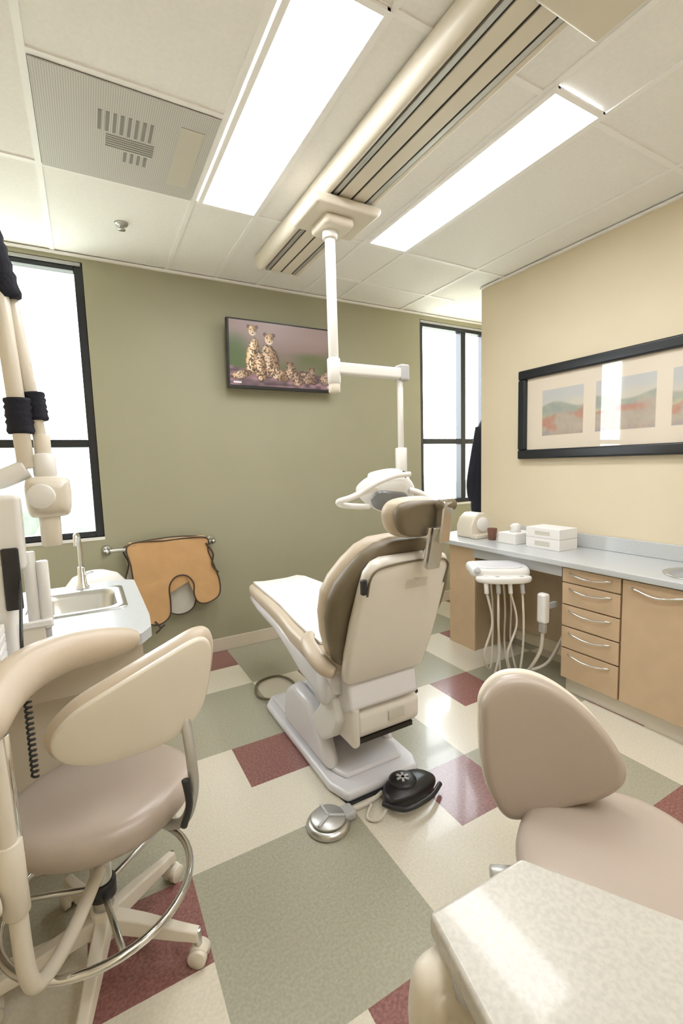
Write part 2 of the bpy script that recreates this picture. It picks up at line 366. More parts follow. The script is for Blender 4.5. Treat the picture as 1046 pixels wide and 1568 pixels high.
painted("screen_picture",V((tx0+.015,yb,tb))+ny*.024+nn*.0025,(1,0,0),ny,tx1-tx0-.03,hh-.036,360,200,tvimg,vcmat("tv_screen",.3,emit=.55),g)
box("wall_bracket",(1.26,yb+.032,2.08),(1.46,D,2.30),'black',g,b=.005)
# ---------------------------------------------------------------- framed picture
g=group("framed_picture")
py0,py1,pz0,pz1=.80,2.32,1.385,2.015; fw=.066
fx=W-.045
boxes("picture_frame",[((fx,py0,pz0),(W-.002,py1,pz0+fw)),((fx,py0,pz1-fw),(W-.002,py1,pz1)),((fx,py0,pz0+fw),(W-.002,py0+fw,pz1-fw)),((fx,py1-fw,pz0+fw),(W-.002,py1,pz1-fw))],'blackf',g,b=.012)
i0,i1,j0,j1=py0+fw,py1-fw,pz0+fw,pz1-fw
def art(u,v):
    y=i1-(i1-i0)*u; z=j0+(j1-j0)*v
    c=(.70,.62,.51)
    k=0
    for a0,a1 in ((2.13,1.83),(1.75,1.40),(1.32,.99)):
        if a1<y<a0 and 1.54<z<1.85:
            uu=(a0-y)/(a0-a1); vv=(z-1.54)/.31
            n=vn(uu*5+k*7,vv*7); fn=vn(uu*22+k,vv*16)
            c=mix((.58,.54,.44),(.46,.48,.50),sm(.6,1,vv+.2*n))
            hl=.66+.07*math.sin(uu*5+k*2)
            c=mix(c,mix((.22,.28,.28),(.34,.35,.26),n),sm(hl+.03,hl-.03,vv))
            c=mix(c,mix((.26,.28,.18),(.46,.44,.30),vn(uu*6,vv*11+k)),sm(.52,.46,vv+.08*n))
            rl=.36+.12*uu+.12*n
            c=mix(c,mix((.42,.15,.11),(.38,.31,.26),sm(.35,.65,vn(uu*4+k*5,vv*7))),sm(rl+.03,rl-.04,vv)*.85)
            c=mix(c,mix((.24,.24,.29),(.40,.30,.22),vn(uu*8,vv*12)),sm(.20,.08,vv+.08*n))
            c=mix(c,(.6,.54,.44),.10+.15*fn)
        k+=1
    return c
painted("matted_artwork",(W-.018,i1,j0),(0,-1,0),(0,0,1),i1-i0,j1-j0,240,84,art,vcmat("art_under_glass",.5,coat=1.0),g)
# ---------------------------------------------------------------- dental chair
g=group("dental_chair"); CX=1.02
def ring_seat(y,zt,hw,th,crown=.012,rnd=.03):
    pts=[]
    P=rrect(hw,th/2,min(rnd,th/2*.95),4)
    for a,b_ in P:
        z=zt-th/2+b_
        if b_>0: z+=crown*(abs(a)/hw)**2.5-crown
        pts.append(V((CX+a,y,z)))
    return pts
def dens(L,n=3):
    o=[]
    for i in range(len(L)-1):
        for k in range(n):
            t=k/n; o.append(tuple(L[i][q]*(1-t)+L[i+1][q]*t for q in range(len(L[i]))))
    o.append(L[-1]); return o
seat=[(1.53,.60,.15,.05),(1.55,.615,.20,.08),(1.63,.62,.235,.09),(1.8,.62,.245,.09),(1.95,.635,.245,.09),(2.1,.655,.235,.085),(2.3,.665,.225,.08),(2.5,.665,.215,.075),(2.64,.662,.205,.07),(2.73,.657,.185,.06),(2.775,.65,.15,.045),(2.79,.64,.09,.02)]
loft("seat_cushion",[ring_seat(*s) for s in dens(seat)],'tan',g)
sh=[(1.58,.54,.20,.10),(1.70,.54,.225,.15),(1.85,.545,.235,.12),(2.0,.565,.235,.085),(2.2,.59,.228,.065),(2.5,.597,.215,.055),(2.70,.597,.19,.045),(2.76,.595,.14,.03)]
loft("leg_rest_shell",[ring_seat(y,z,h,t,0,.03) for y,z,h,t in dens(sh)],'base_w',g)
loft("plastic_seat_cover",[[V((x,y,z)) for x,z in ((CX-w_,zt+.004),(CX-w_*.5,zt-.004),(CX+w_*.5,zt-.004),(CX+w_,zt+.004),(CX+w_,zt-.006),(CX-w_,zt-.006))] for y,zt,w_ in dens([(1.70,.627,.20),(1.85,.632,.20),(2.0,.648,.20),(2.2,.668,.19),(2.45,.672,.18),(2.66,.670,.165),(2.75,.66,.15)])],'paper',g,smooth=False)
tube("seat_cover_tail",[(.82,1.80,.63),(.785,1.75,.62),(.77,1.66,.60),(.775,1.58,.575),(.80,1.54,.56)],.02,'tan',g,rfun=lambda t:.036*(1-abs(t-.5)**2*1.6))
b0=V((CX,1.50,.50)); b1=V((CX,1.285,1.08)); bu=(b1-b0).normalized(); bx=V((1,0,0))
bf=V((0,bu.z,-bu.y))
if bf.y<0: bf=-bf
def bring(s,hw,th,wrap,off,cxo=0.0):
    P=rrect(hw,th/2,th*.46,5); out=[]
    for a,b_ in P:
        out.append(b0+bu*s+bx*(a+cxo)+bf*(off+b_+wrap*(abs(a)/.29)**2))
    return out
cu=[(.02,.14,.03),(.035,.18,.06),(.08,.235,.085),(.18,.268,.09),(.28,.288,.09),(.37,.29,.09),(.44,.270,.09),(.51,.232,.085),(.565,.19,.075),(.598,.145,.055),(.612,.08,.03)]
CU=dens(cu)
loft("back_cushion",[bring(s,h,t,.035,.120,.01) for s,h,t in CU],'tan',g)
loft("back_cushion_rear_panel",[bring(s,max(h-.006,.03),t*.85,.03,.078,.01) for s,h,t in CU],'tand',g)
shl=[(.0,.14,.02),(.005,.18,.04),(.03,.20,.05),(.15,.208,.055),(.3,.208,.055),(.45,.20,.055),(.52,.192,.055),(.555,.17,.05),(.57,.14,.04),(.575,.10,.02)]
loft("back_shell",[bring(s,h,t,.0,.03) for s,h,t in dens(shl,2)],'shell',g)
def bpt(a,s,o): return b0+bu*s+bx*a+bf*o
tube("shell_seam",[bpt(-.178,.44,.0),bpt(-.173,.53,.0),bpt(-.10,.556,.003),bpt(.10,.556,.003),bpt(.173,.53,.0),bpt(.178,.44,.0)],.004,'tand',g)
bm=bmesh.new(); bm.faces.new([bm.verts.new(bpt(a,s,.001)) for a,s in ((-.01,.44),(.09,.44),(.09,.48),(-.01,.48))]); mkobj("shell_sticker",bm,M['label'],g)
box("shell_clip",(CX-.21,1.325,.925),(CX-.19,1.345,.98),'black',g,b=.004)
hx=CX+.005; hb=V((hx,1.27,1.185))
cushion("headrest_cushion",[(-.115,.01),(-.10,.055),(-.05,.075),(.05,.075),(.10,.055),(.115,.01),(.085,-.055),(0,-.075),(-.085,-.055)],.085,hb+V((0,.055,0)),(-1,0,0),(0,-.2,1),'tan',g,er=.04,dome=-.01,bend=1.2)
cushion("headrest_back",[(-.105,.01),(-.095,.05),(-.045,.067),(.045,.067),(.095,.05),(.105,.01),(.078,-.05),(0,-.066),(-.078,-.05)],.05,hb+V((0,.0,0)),(-1,0,0),(0,-.2,1),'tand',g,er=.02,dome=0,bend=1.2)
box("headrest_bracket",(hx+.035,1.200,1.10),(hx+.085,1.235,1.25),'chrome',g,b=.006,rot=(.15,0,.1))
box("headrest_slide_left",(hx-.005,1.235,1.02),(hx+.008,1.25,1.16),'chrome',g,b=.003,rot=(.25,0,0))
box("headrest_slide",(hx+.012,1.23,1.0),(hx+.07,1.25,1.16),'steel',g,b=.004,rot=(.25,0,0))
cyl("headrest_knob",(hx+.03,1.210,1.235),(hx+.10,1.210,1.235),.02,'tand',g)
prism("upper_frame",[(1.52,.50),(1.50,.40),(1.56,.36),(1.80,.40),(1.98,.50),(1.98,.53),(1.6,.56)],CX-.17,CX+.17,0,'base_w',g,b=.02)
prism("lift_arm",[(1.58,.44),(1.62,.30),(1.85,.12),(2.15,.09),(2.22,.20),(2.05,.30),(1.80,.46)],CX-.13,CX+.13,0,'base_w',g,b=.02)
prism("side_link_left",[(1.60,.42),(1.57,.33),(1.62,.24),(1.72,.17),(1.86,.20),(1.74,.33),(1.72,.42)],CX-.20,CX-.15,0,'white',g,b=.015)
cyl("pivot_cover",(CX-.225,1.68,.44),(CX-.15,1.68,.44),.075,'base_w',g,n=36,b=.012)
prism("pump_cover_left",[(1.66,.05),(1.74,.18),(1.86,.28),(2.04,.30),(2.14,.24),(2.18,.05)],CX-.205,CX-.13,0,'base_w',g,b=.03)
prism("pump_cover_right",[(1.70,.05),(1.78,.16),(1.90,.26),(2.04,.26),(2.14,.20),(2.18,.05)],CX+.13,CX+.19,0,'base_w',g,b=.03)
prism("junction_box",[(1.52,.36),(1.52,.27),(1.56,.235),(1.70,.235),(1.73,.40),(1.60,.40)],CX-.13,CX+.19,0,'shell',g,b=.02)
box("junction_box_strap",(CX-.165,1.50,.23),(CX-.125,1.72,.41),'shell',g,b=.02)
box("junction_box_shadow_gap",(CX-.11,1.55,.215),(CX+.17,1.70,.237),'slot',g)
box("serial_label",(CX+.02,1.512,.30),(CX+.10,1.519,.34),'label',g)
pl=[(CX-.225,1.62),(CX-.19,1.515),(CX+.17,1.515),(CX+.205,1.59),(CX+.205,2.20),(CX+.17,2.46),(CX-.17,2.46),(CX-.225,2.38)]
prism("base_plate",pl,.0,.045,2,'base_w',g,b=.018)
prism("base_plate_raised",[(CX-.18,1.67),(CX-.15,1.595),(CX+.14,1.595),(CX+.17,1.67),(CX+.17,2.40),(CX-.18,2.40)],.04,.065,2,'base_w',g,b=.012)
prism("base_mat",[(CX-.19,1.505),(CX+.18,1.505),(CX+.19,1.57),(CX-.2,1.57)],.0,.008,2,'black',g)
tube("rear_cable",[(.88,2.42,.02),(.80,2.55,.012),(.86,2.72,.01),(1.0,2.74,.01),(1.05,2.60,.012),(.98,2.45,.03)],.007,'tand',g)
tube("mechanism_cable",[(1.19,1.60,.40),(1.23,1.57,.36),(1.24,1.60,.33),(1.19,1.63,.33)],.006,'black',g)
# foot controls
g=group("foot_control_disc")
c=(.712,1.462,0)
lathe("disc_base",[(.02,.0),(.082,.0),(.086,.008),(.080,.02),(.068,.026),(.01,.028)],c,'steel',g)
lathe("disc_top",[(.01,.04),(.064,.038),(.068,.032),(.06,.026),(.01,.026)],c,'alu',g)
for a in (90,210,330):
    ar=math.radians(a); d=V((math.cos(ar),math.sin(ar),0)); q=box("spoke_%d"%a,(-.031,-.005,-.004),(.031,.005,.004),'greyp',g); q.location=V(c)+d*.033+V((0,0,.042)); q.rotation_euler=(0,0,ar)
box("disc_housing",(.765,1.43,0),(.825,1.495,.035),'greyp',g,b=.012)
tube("disc_cable",[(.81,1.465,.02),(.87,1.465,.015),(.93,1.475,.012),(.98,1.49,.012)],.009,'hose',g)
g=group("foot_control_rheostat")
c=V((1.065,1.435,0))
cushion("pedal_body",[(-.12,-.03),(-.08,.055),(.02,.07),(.11,.04),(.14,-.03),(.08,-.06),(-.03,-.07)],.06,c+V((0,0,.03)),(1,.1,0),(-.1,1,0),'black',g,er=.03,dome=.01)
lathe("pedal_dial",[(.005,.0),(.055,.0),(.058,.012),(.045,.020),(.005,.022)],c+V((-.01,.01,.058)),'black',g)
for a in range(0,180,60):
    o=box("star_%d"%a,(-.028,-.005,-.002),(.028,.005,.002),'greyp',g); o.location=c+V((-.01,.01,.081)); o.rotation_euler=(0,0,math.radians(a))
tube("pedal_guard",[c+V((-.13,-.02,.03)),c+V((-.08,-.10,.04)),c+V((.04,-.10,.04)),c+V((.14,-.05,.03))],.010,'black',g)
tube("pedal_cable",[c+V((-.1,-.02,.02)),c+V((-.17,-.06,.01)),c+V((-.21,-.03,.01)),c+V((-.16,.02,.012))],.006,'hose',g)
# ---------------------------------------------------------------- stools
def star_base(g,cx,cy,rot,R,mm,zc=.50,rl=.26):
    for k in range(5):
        a=math.radians(rot+72*k); d=V((math.cos(a),math.sin(a),0)); s=V((-d.y,d.x,0)); C0=V((cx,cy,0))
        rings=[]
        for t,w_,z0,z1 in ((.02,.024,.10,.15),(.4*rl,.022,.09,.135),(.8*rl,.018,.075,.11),(rl,.016,.07,.10)):
            p=C0+d*t; rings.append([p+s*w_+V((0,0,z0)),p+s*w_*.8+V((0,0,z1)),p-s*w_*.8+V((0,0,z1)),p-s*w_+V((0,0,z0))])
        bev(loft("leg_%d"%k,rings,mm,g,smooth=False),.006)
        e=C0+d*(rl-.005)
        cyl("caster_stem_%d"%k,e+V((0,0,.10)),e+V((0,0,.05)),.010,'steel',g)
        for q in (-1,1):
            w0=e+s*q*.006+V((0,0,.0262)); cyl("caster_wheel_%d_%d"%(k,q),w0,w0+s*q*.018,.026,'ivory',g)
        cushion("caster_hood_%d"%k,[(-.026,0),(-.018,.024),(.01,.028),(.026,.008),(.0,.0)],.03,e+V((0,0,.028)),d,(0,0,1),'ivory',g,er=.008,dome=0)
    cyl("hub",(cx,cy,.08),(cx,cy,.17),.035,mm,g)
    cyl("column_lower",(cx,cy,.15),(cx,cy,.32),.027,'steel',g)
    cyl("column_upper",(cx,cy,.30),(cx,cy,zc),.018,'steel',g)
g=group("assistant_stool"); sx,sy=-.05,1.36
star_base(g,sx,sy,-32,.26,'ivory',.44,.27)
torus("foot_ring",(sx,sy,.225),.235,.011,'chrome',g)
for a in (40,160,280):
    ar=math.radians(a); d=V((math.cos(ar),math.sin(ar),0)); cyl("ring_spoke_%d"%a,V((sx,sy,.225))+d*.02,V((sx,sy,.225))+d*.235,.008,'steel',g)
lathe("ring_clamp",[(.027,.20),(.036,.205),(.036,.245),(.027,.25)],(sx,sy,0),'black',g)
box("seat_mechanism",(sx-.10,sy-.06,.41),(sx+.12,sy+.10,.445),'black',g,b=.01)
seatc=V((sx+.02,sy+.0,.485))
oc=[(.23*math.cos(math.radians(a))*(1+.06*math.cos(math.radians(2*a))),.215*math.sin(math.radians(a))) for a in range(0,360,30)]
cushion("seat_cushion",oc,.085,seatc,(1,0,0),(0,1,0),'mauve',g,er=.042,dome=.008)
ol=[(-.18,-.10),(-.19,-.045),(-.14,.02),(-.05,.07),(.06,.115),(.16,.14),(.197,.10),(.187,0),(.16,-.08),(.09,-.128),(-.02,-.135),(-.12,-.13)]
bc=V((.065,1.13,.835)); exb=V((1,.10,0)).normalized(); eyb=V((0,-.12,1)); eyb=eyb-exb*eyb.dot(exb)
cushion("backrest_shell",[(a*.93,b_*.91) for a,b_ in ol],.02,bc,exb,eyb,'ivory',g,er=.009,dome=.006,bend=-.9)
cushion("backrest_cushion",ol,.06,bc+V((0,.036,.0)),exb,eyb,'tan',g,er=.03,dome=0,bend=-.9,back_dome=.01)
tube("backrest_post",[(.17,1.16,.76),(.175,1.13,.66),(.175,1.14,.56),(.15,1.20,.45),(.08,1.28,.425),(0,1.34,.43)],.013,'alu',g)
tube("backrest_lever",[(.155,1.12,.62),(.16,1.11,.56),(.145,1.12,.50)],.009,'black',g)
tube("body_support_bolster",[(-.205,1.00,.90),(-.203,1.04,.915),(-.19,1.12,.935),(-.15,1.21,.945),(-.08,1.28,.945),(.02,1.32,.935),(.09,1.33,.93)],.045,'tan',g,rfun=lambda t:.05*min(1,(math.sin(math.pi*min(max(t,.015),.985)))**.35),n=20)
tube("bolster_post",[(-.197,1.04,.90),(-.195,1.05,.80),(-.19,1.06,.55),(-.185,1.07,.34),(-.16,1.12,.28),(-.11,1.22,.27),(sx,sy-.02,.30)],.017,'ivory',g)
cyl("bolster_sleeve",(-.192,1.06,.66),(-.19,1.06,.50),.024,'ivory',g)
cyl("bolster_steel_rod",(-.178,1.06,.88),(-.175,1.07,.62),.007,'chrome',g)
cyl("bolster_knob",(-.215,1.05,.55),(-.26,1.03,.55),.026,'ivory',g)
g=group("operator_stool"); sx,sy=1.03,.555
star_base(g,sx,sy,10,.26,'ivory',.37,.26)
oc=[(.25*math.cos(math.radians(a)),.225*math.sin(math.radians(a))) for a in range(0,360,30)]
cushion("seat_cushion",oc,.09,V((sx,sy,.415)),(1,.3,0),(-.3,1,0),'mauve',g,er=.045,dome=.008)
box("seat_mechanism",(sx-.12,sy-.08,.32),(sx+.12,sy+.1,.37),'black',g,b=.01)
cyl("tilt_knob",(sx-.18,sy+.13,.375),(sx-.24,sy+.17,.375),.02,'alu',g)
bc=V((1.03,.762,.607)); nb=V((-.62,-.78,.12)).normalized()
exb=V((-nb.y,nb.x,0)).normalized(); eyb=nb.cross(exb).normalized()
ol=[(-.168,.06),(-.162,.13),(-.115,.180),(-.04,.190),(.04,.160),(.12,.095),(.178,.01),(.185,-.055),(.14,-.11),(.06,-.15),(-.03,-.190),(-.10,-.195),(-.145,-.13),(-.165,-.04)]
cushion("backrest_cushion",ol,.055,bc,exb,eyb,'mauve',g,er=.027,dome=.004,bend=.9)
cushion("backrest_shell",[(a*1.02,b_*1.02) for a,b_ in ol],.03,bc-nb*.038,exb,eyb,'ivory',g,er=.015,dome=0,bend=.9)
tube("backrest_post",[bc-nb*.06,bc-nb*.08+V((0,0,-.13)),V((1.10,.80,.38)),V((1.06,.70,.35)),V((sx,sy+.03,.345))],.014,'alu',g)
# ---------------------------------------------------------------- right counter run
g=group("base_cabinet"); ct=.80; cf=2.335
cpoly=[(W-.002,-.6),(cf,-.6),(cf,2.62),(cf+.04,2.72),(cf+.16,2.84),(W+.04,2.90),(W+.04,2.715),(W-.002,2.715)]
prism("countertop",cpoly,ct-.035,ct,2,'counter',g,b=.006)
box("backsplash",(W-.022,-.6,ct),(W-.003,2.30,ct+.09),'counter',g,b=.004)
fxx=cf+.03
box("carcass",(fxx+.02,-.6,.09),(W-.003,1.65,ct-.035),'wood2',g)
box("toe_kick",(fxx+.06,-.6,0),(W-.013,1.63,.09),'base',g)
box("floor_cove",(fxx+.045,-.6,0),(fxx+.06,1.64,.085),'ivory',g)
zs=[(.675,.758),(.545,.670),(.415,.540),(.285,.410),(.10,.280)]
for i,(a,b_) in enumerate(zs):
    box("drawer_%d"%i,(fxx,1.315,a),(fxx+.02,1.645,b_-.003),'wood',g,b=.002)
    zc=b_-.04; tube("drawer_handle_%d"%i,[(fxx+.002,1.60,zc+.012),(fxx-.014,1.585,zc+.01),(fxx-.022,1.52,zc),(fxx-.024,1.48,zc-.002),(fxx-.022,1.43,zc),(fxx-.014,1.375,zc+.01),(fxx+.002,1.36,zc+.012)],.005,'chrome',g,n=10)
for i,(y0,y1) in enumerate(((.86,1.305),(.41,.855),(-.04,.405),(-.5,-.045))):
    box("door_%d"%i,(fxx,y0,.10),(fxx+.02,y1,.755),'wood',g,b=.002)
    ym=y1-.17; tube("door_handle_%d"%i,[(fxx+.002,ym+.12,.722),(fxx-.016,ym+.105,.72),(fxx-.024,ym,.70),(fxx-.016,ym-.105,.72),(fxx+.002,ym-.12,.722)],.005,'chrome',g,n=10)
box("end_panel",(cf+.05,2.35,0),(W-.013,2.60,ct-.035),'wood2',g)
box("end_panel_edge",(cf+.045,2.345,0),(cf+.06,2.605,ct-.036),'wood',g)
box("knee_space_back",(W-.03,1.65,.1),(W-.003,2.35,ct-.036),'wood2',g)
box("support_rail",(cf+.03,1.65,ct-.10),(cf+.05,2.35,ct-.036),'greyp',g)
lathe("sink_rim",[(.10,ct-.001),(.155,ct-.001),(.16,ct+.004),(.15,ct+.006),(.13,ct+.003),(.11,ct-.0)],(2.56,1.04,0),'steel',g)
lathe("sink_bowl",[(.01,ct+.001),(.13,ct+.0015),(.132,ct+.003)],(2.56,1.04,0),'greyp',g)
tube("sink_faucet",[(2.72,1.07,ct),(2.72,1.07,ct+.18),(2.70,1.06,ct+.24),(2.63,1.05,ct+.25),(2.60,1.05,ct+.21)],.012,'chrome',g)
g=group("suction_holder")
box("holder_body",(2.26,1.68,.42),(2.31,1.74,.60),'white',g,b=.015)
box("holder_neck",(2.27,1.69,.36),(2.30,1.73,.42),'alu',g,b=.006)
box("holder_bracket",(2.30,1.70,.50),(2.40,1.72,.53),'greyp',g)
tube("suction_hose",[(2.285,1.71,.38),(2.28,1.72,.25),(2.27,1.78,.12),(2.34,1.86,.05),(2.46,1.80,.10),(2.50,1.72,.3)],.010,'hose',g)
g=group("dental_delivery_unit")
dc=V((2.22,2.0,.70))
ox=V((.83,-.55,0)); oy=V((.55,.83,0))
cushion("tray_body",[(-.17,-.11),(-.18,.0),(-.16,.12),(0,.135),(.16,.12),(.18,0),(.16,-.12),(.05,-.14),(-.06,-.14)],.055,dc,ox,oy,'white',g,er=.02,dome=-.006)
cushion("tray_recess",[(-.13,-.08),(-.13,.09),(0,.10),(.13,.09),(.13,-.08),(0,-.10)],.008,dc+V((0,0,.028)),ox,oy,'base_w',g,er=.004,dome=-.003)
cushion("tray_front",[(-.16,-.02),(-.13,.02),(.13,.02),(.16,-.02),(.10,-.06),(0,-.07),(-.10,-.06)],.035,dc-oy*.15+V((0,0,-.025)),ox,oy,'white',g,er=.015,dome=0)
lathe("gauge",[(.002,.01),(.018,.01),(.02,0),(.015,-.005)],dc-oy*.135-ox*.15+V((0,0,.02)),'greyp',g,axis=(-.5,-.7,.4))
tube("support_arm",[dc+ox*.14+oy*.05,V((2.42,1.90,.735)),V((2.55,1.78,.745))],.028,'greyp',g)
cyl("support_pivot",(2.52,1.82,.70),(2.52,1.82,.765),.04,'greyp',g)
for k in range(4):
    s=dc+ox*(-.11+.07*k)-oy*.19+V((0,0,-.035))
    cyl("handpiece_%d"%k,s+V((0,0,.03))+oy*.02,s+V((0,0,-.07))-oy*.01,.013,'greyp' if k%2 else 'white',g)
    wob=(.03,-.02,.035,-.01)[k]; low=(.10,.04,.07,.03)[k]
    e=dc+ox*(-.02+.04*k)+oy*.10+V((0,0,-.03))
    tube("hose_%d"%k,[s+V((0,0,-.06)),s+V((wob,-.02,-.25)),s+V((-wob*.6,.0,-.44)),V((s.x+.03+wob,s.y+.04,low)),V(((s.x+e.x)/2+.03,(s.y+e.y)/2,low-.02)),V((e.x+.05,e.y+.02,.16)),e+V((.03,.0,-.25)),e],.0065,'hose',g)
# counter items
g=group("paper_towel_dispenser")
pr=[(2.50,ct),(2.72,ct),(2.72,ct+.09),(2.69,ct+.15),(2.64,ct+.185),(2.58,ct+.185),(2.53,ct+.15),(2.50,ct+.09)]
prism("dispenser_body",pr,2.50,2.66,1,'ivory',g,b=.012)
cyl("dispenser_roll_front",(2.61,2.499,ct+.10),(2.61,2.485,ct+.10),.055,'paper',g)
box("dispenser_tray",(2.49,2.44,ct),(2.72,2.50,ct+.03),'ivory',g,b=.008)
g=group("brown_cup")
lathe("cup",[(.026,0),(.028,.002),(.035,.083),(.036,.085),(.033,.085),(.027,.01),(.003,.008)],(2.58,2.37,ct),'brown',g)
g=group("tissue_box")
box("box_body",(2.53,2.12,ct),(2.73,2.27,ct+.075),'paper',g,b=.004)
loft("tissue",[[V((2.62+a*s,2.19+b_*s,z)) for a,b_ in ((.05,0),(.02,.03),(-.03,.035),(-.05,0),(-.02,-.03),(.03,-.02))] for s,z in ((1,ct+.074),(.7,ct+.10),(.9,ct+.12),(.4,ct+.135))],'paper',g)
for i,(z0,h) in enumerate(((ct,.07),(ct+.071,.065))):
    g=group("glove_box")
    box("carton",(2.55,1.80,z0),(2.73,2.05,z0+h),'paper',g,b=.003)
    box("opening",(2.548,1.87,z0+.02),(2.551,1.98,z0+h-.02),'label',g,b=.001)
g=group("hanging_coat")
ring=[]
for z,w_,t in ((1.76,.05,.03),(1.72,.09,.05),(1.62,.15,.08),(1.4,.16,.08),(1.2,.18,.085),(1.0,.20,.09),(.95,.19,.085)):
    ring.append([V((3.02+w_*math.cos(2*math.pi*i/40)*1.0,2.81+t*math.sin(2*math.pi*i/40)*(1+.12*math.sin(i*1.3)),z)) for i in range(40)])
loft("coat_body",ring,'cloth',g)
tube("sleeve",[(2.92,2.82,1.66),(2.88,2.83,1.45),(2.84,2.84,1.2),(2.86,2.84,1.05)],.04,'cloth',g)
cyl("hook",(3.02,2.711,1.76),(3.02,2.80,1.77),.01,'steel',g)
# ---------------------------------------------------------------- left counter with sink
g=group("sink_counter"); lt=.85
hx0,hx1,hy0,hy1=-.225,.085,1.97,2.32
outer=[(.06,1.575),(.12,1.60),(.155,1.66),(.165,1.80),(.165,2.43),(.12,2.47),(XL+.002,2.47),(XL+.002,1.15),(-.40,1.20),(-.30,1.28),(-.20,1.40),(-.10,1.50),(-.02,1.55)]
bm=bmesh.new()
def ngon(pts,z): return [bm.verts.new((x,y,z)) for x,y in pts]
hole=[(hx0,hy0),(hx1,hy0),(hx1,hy1),(hx0,hy1)]
for z in (lt,lt-.035):
    o1=ngon(outer,z); h1=ngon(hole,z)
    ed=[bm.edges.new((o1[i],o1[(i+1)%len(o1)])) for i in range(len(o1))]+[bm.edges.new((h1[i],h1[(i+1)%4])) for i in range(4)]
    bmesh.ops.triangle_fill(bm,use_beauty=True,edges=ed)
    if z==lt: top=(o1,h1)
for a,b_ in ((top[0],o1),(top[1],h1)):
    n=len(a)
    for i in range(n): bm.faces.new((a[i],a[(i+1)%n],b_[(i+1)%n],b_[i]))
mkobj("countertop",bm,M['counter'],g)
bev(prism("counter_cabinet",[(-.25,1.78),(.10,1.86),(.13,2.40),(XL+.003,2.40),(XL+.003,1.78)],0,lt-.20,2,'base',g),.003)
boxes("cabinet_apron",[((.11,1.74,lt-.21),(.13,2.40,lt-.036)),((XL+.003,1.70,lt-.2),(.11,1.74,lt-.036)),((XL+.003,2.36,lt-.2),(.11,2.40,lt-.036))],'base',g)
def rr(cx,cy,w,h,r,z,k=6): return [V((cx+a,cy+b_,z)) for a,b_ in rrect(w,h,r,k)]
scx,scy=(hx0+hx1)/2,(hy0+hy1)/2; sw,shh=(hx1-hx0)/2,(hy1-hy0)/2
loft("sink_basin",[rr(scx,scy,sw+.02,shh+.02,.03,lt+.001),rr(scx,scy,sw+.018,shh+.018,.03,lt+.006),rr(scx,scy,sw-.012,shh-.012,.06,lt+.004),rr(scx,scy,sw-.02,shh-.02,.06,lt-.02),rr(scx,scy,sw-.03,shh-.03,.06,lt-.13),rr(scx,scy,sw-.06,shh-.06,.05,lt-.15),rr(scx,scy,.03,.03,.029,lt-.152)],'steel',g,cap=False)
lathe("sink_drain",[(.001,lt-.15),(.03,lt-.149),(.032,lt-.152)],(scx,scy,0),'chrome',g)
fx0,fy0=-.055,2.385
lathe("faucet_base",[(.028,lt),(.028,lt+.01),(.018,lt+.02),(.016,lt+.10),(.01,lt+.105)],(fx0,fy0,0),'chrome',g)
tube("faucet_neck",[(fx0,fy0,lt+.09),(fx0,fy0,lt+.22),(fx0-.005,fy0-.02,lt+.255),(fx0-.01,fy0-.06,lt+.25),(fx0-.01,fy0-.075,lt+.21)],.010,'chrome',g)
tube("faucet_handle",[(fx0,fy0,lt+.06),(fx0+.05,fy0,lt+.075)],.006,'chrome',g)
g=group("waste_bin")
lathe("bin_body",[(.10,.0),(.13,.01),(.155,.60),(.16,.70),(.165,.72),(.15,.78),(.11,.83),(.05,.855),(.005,.86)],(.0,2.74,0),'white',g)
g=group("apron_rack"); az=.865; ay=D-.09
for x in (.08,.76):
    lathe("rosette_%d"%int(x*100),[(.005,.001),(.032,.001),(.032,.012),(.02,.02),(.012,.03),(.012,.095),(.018,.10),(.005,.115)],(x,D,az),'steel',g,axis=(0,-1,0))
cyl("bar",(.06,ay,az),(.78,ay,az),.011,'steel',g)
g=group("lead_apron")
def sheet(name,outline,y,m,parent,t=.012,wave=.01):
    P=cr_closed([(a,b_,0) for a,b_ in outline],6); bm=bmesh.new()
    fr=[bm.verts.new((p.x,y-wave*math.sin(p.x*22)*.5,p.y)) for p in P]; bk=[bm.verts.new((p.x,y+t-wave*math.sin(p.x*22)*.5,p.y)) for p in P]; n=len(P)
    f1=bm.faces.new(fr); f2=bm.faces.new(bk[::-1])
    for i in range(n): bm.faces.new((fr[i],fr[(i+1)%n],bk[(i+1)%n],bk[i]))
    bmesh.ops.triangulate(bm,faces=[f1,f2])
    o=mkobj(name,bm,M[m],parent); tube(name+"_binding",[V((p.x,y-.003-wave*math.sin(p.x*22)*.5,p.y)) for p in P],.005,'trim',parent,n=8,smoothp=False,closed=True); return o
out=[(.205,.90),(.45,.905),(.70,.90),(.715,.80),(.755,.68),(.785,.57),(.775,.47),(.70,.43),(.63,.44),(.60,.50),(.60,.585),(.555,.645),(.485,.645),(.44,.585),(.44,.47),(.43,.38),(.37,.335),(.30,.345),(.25,.43),(.225,.58),(.21,.75)]
sheet("apron_front",out,ay-.032,'apron',g)
sheet("apron_back",[(.21,.895),(.70,.895),(.70,.66),(.64,.55),(.60,.40),(.50,.36),(.38,.42),(.24,.50),(.17,.62),(.20,.76)],ay+.020,'label',g)
prism("apron_fold",[(ay-.035,.895),(ay-.02,.91),(ay+.02,.91),(ay+.034,.895),(ay+.02,.885),(ay-.02,.885)],.21,.70,0,'apron',g,b=.005)
tube("apron_strap_right",[(.70,ay-.04,.86),(.745,ay-.045,.78),(.735,ay-.045,.70),(.775,ay-.045,.64)],.006,'trim',g,n=8)
